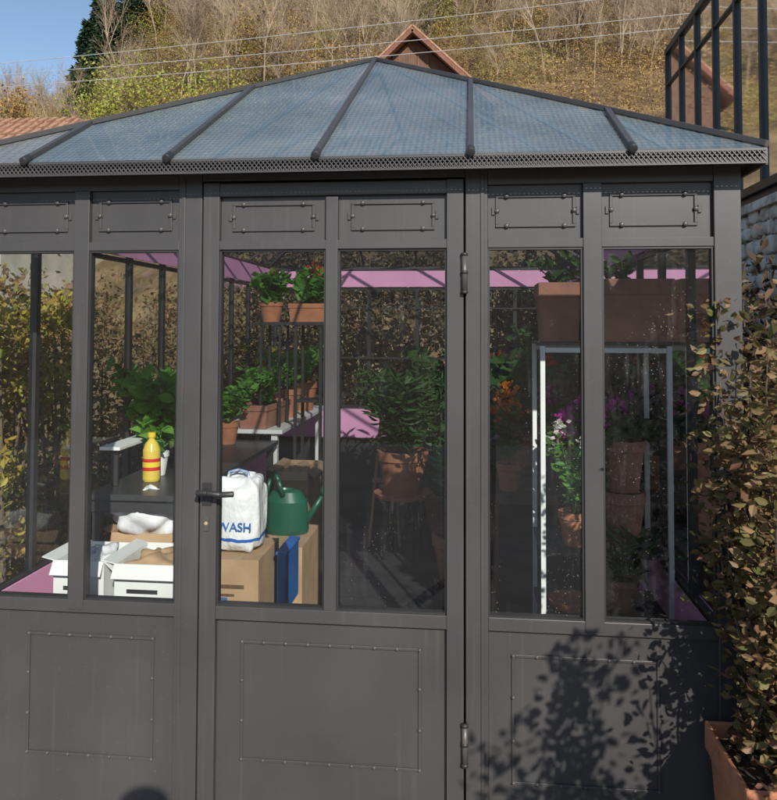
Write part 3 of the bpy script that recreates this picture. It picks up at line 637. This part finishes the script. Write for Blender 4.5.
b.build('trough',e,.006); plant(e,(.6,.7,1.75),.12,.14,60,.04,'dgreen',stems=6)
e=empty('terracotta_trough.001'); b=MB(); trough(b,(.345,.75,1.539),.17,.2,.23,'terra_old'); b.build('trough',e,.006); plant(e,(.345,.75,1.74),.14,.1,80,.05,'dgreen',stems=7)
potted('potted_petunia',(.40,.72,.751),.062,.13,.34,.12,300,.045,'green','terra',stems=12,flowers=('whitef',5,.022,.02))
potted('potted_cyclamen',(.49,.84,.751),.06,.13,.40,.14,300,.05,'dgreen','terra',stems=12,flowers=('magenta',12,.028,.04))
b=MB(); pot(b,(.6,.78,.751),.085,.2,'terra_old'); b.build('terracotta_pot')
e=potted('potted_ivy',(.6,.78,.952),.085,.2,.16,.14,250,.05,'dgreen','terra_old',stems=12,droop=.8)
potted('potted_aloe',(.58,.75,.501),.07,.12,.2,.13,60,.16,'dgreen','terra_old',stems=10,aspect=.16)
b=MB(); b.lathe((.40,.76,.501),[(0,0),(.085,0),(.1,.03),(.093,.03),(.08,.01),(0,.01)],'terra',24); b.build('terracotta_saucer')
# ------------------------------------------------------------------ hedges around
def hedge(name,x0,x1,y0,y1,z0,z1,n,nc,r,size,k,stems=30,oval=False):
    e=empty(name); b=MB()
    for i in range(stems):
        x=rng.uniform(x0,x1);y=rng.uniform(y0,y1); b.tube((x,y,z0),(x+rng.normal()*.1,y+rng.normal()*.1,z0+(z1-z0)*rng.uniform(.7,1)),.01,.004,'bark',5)
    b.build('stems',e); leafmesh('foliage',clump_box(x0,x1,y0,y1,z0,z1,n,nc,r),size,k,e,oval=oval)
hedge('side_hedge',-2.75,-2.2,.3,6,0,1.8,34000,520,.09,.045,'hedge')
hedge('yellow_shrub',-2.45,-2.05,.1,1.7,.4,1.75,8000,95,.07,.045,'hedge_g',oval=True)
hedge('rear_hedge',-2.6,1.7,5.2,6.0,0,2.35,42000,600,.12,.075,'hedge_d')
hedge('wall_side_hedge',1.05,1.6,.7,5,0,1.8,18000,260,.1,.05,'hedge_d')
# foreground shrub in planter
e=empty('planter_shrub'); b=MB(); trough(b,(1.0,-.22,.16),.68,.34,.32,'terra'); b.box(.68,1.32,-.36,-.08,.013,.158,'stone')
b.build('planter',e,.006)
b=MB(); pts=[];up=[]
def shrub(x0,x1,y0,y1,zb,zt,stems,nl,lean=.1):
    for i in range(stems):
        x=rng.uniform(x0,x1); y=rng.uniform(y0,y1); H=rng.uniform(.6,1)*(zt-zb); q=Vector((x,y,zb)); d=Vector((rng.normal()*lean,rng.normal()*lean,1)).normalized(); seg=12
        for s in range(seg):
            d=(d+Vector((rng.normal()*.12,rng.normal()*.12,.05))).normalized(); q2=q+d*H/seg
            if q2.x<x0-.04: q2.x=x0-.04+.3*(q2.x-x0+.04)
            b.tube(q,q2,.005*(1-s/seg)+.0015,.005*(1-(s+1)/seg)+.0015,'bark',4); 
            for _ in range(nl//seg):
                p=q.lerp(q2,rng.random()); a=rng.uniform(0,6.28); o=abs(rng.normal())*.045
                pts.append((p.x+math.cos(a)*o,p.y+math.sin(a)*o,p.z)); up.append((math.cos(a),math.sin(a),.2))
            q=q2
shrub(.77,1.3,-.36,-.02,.42,1.82,40,400)
shrub(.72,1.3,-.4,-.1,.42,1.15,24,260)
b.build('branches',e); leafmesh('foliage',pts,.030,'shrub',e,aspect=.6,up=up,jit=.6,oval=True)
e=empty('boxwood_shrub'); b=MB(); pts=[];up=[]
shrub(.78,1.2,-1.75,-1.4,.0,1.64,26,230,.12)
b.build('branches',e); leafmesh('foliage',pts,.038,'hedge',e,aspect=.62,up=up,jit=.6,oval=True)
e=empty('boxwood_shrub.001'); b=MB(); pts=[];up=[]
shrub(.84,1.2,-1.3,-1.1,.0,1.15,16,190,.1)
b.build('branches',e); leafmesh('foliage',pts,.038,'hedge',e,aspect=.62,up=up,jit=.6,oval=True)
# ------------------------------------------------------------------ photographer (real figure standing behind the lens, casts its shadow)
sv=[(0,-2.6,.95),(0,-2.6,1.2),(0,-2.6,1.42),(0,-2.58,1.52),(0,-2.55,1.60),(0,-2.55,1.68),
(.19,-2.6,1.40),(.24,-2.58,1.12),(.1,-2.47,1.38),(-.19,-2.6,1.40),(-.24,-2.58,1.12),(-.1,-2.47,1.38),
(.1,-2.6,.9),(.11,-2.6,.48),(.11,-2.6,.08),(.12,-2.48,.04),(-.1,-2.6,.9),(-.11,-2.6,.48),(-.11,-2.6,.08),(-.12,-2.48,.04)]
se=[(0,1),(1,2),(2,3),(3,4),(4,5),(2,6),(6,7),(7,8),(2,9),(9,10),(10,11),(0,12),(12,13),(13,14),(14,15),(0,16),(16,17),(17,18),(18,19)]
rad=[.15,.14,.15,.055,.095,.085,.06,.045,.03,.06,.045,.03,.09,.06,.045,.035,.09,.06,.045,.035]
me=bpy.data.meshes.new('person'); me.from_pydata(sv,se,[]); me.materials.append(M['cloth']); o=bpy.data.objects.new('photographer_person',me); col.objects.link(o)
o.modifiers.new('s','SKIN'); 
for i,v in enumerate(me.skin_vertices[0].data): v.radius=(rad[i],rad[i]*.8); v.use_root=(i==0)
s_=o.modifiers.new('ss','SUBSURF'); s_.levels=2; s_.render_levels=2
print('objs',len(bpy.data.objects))
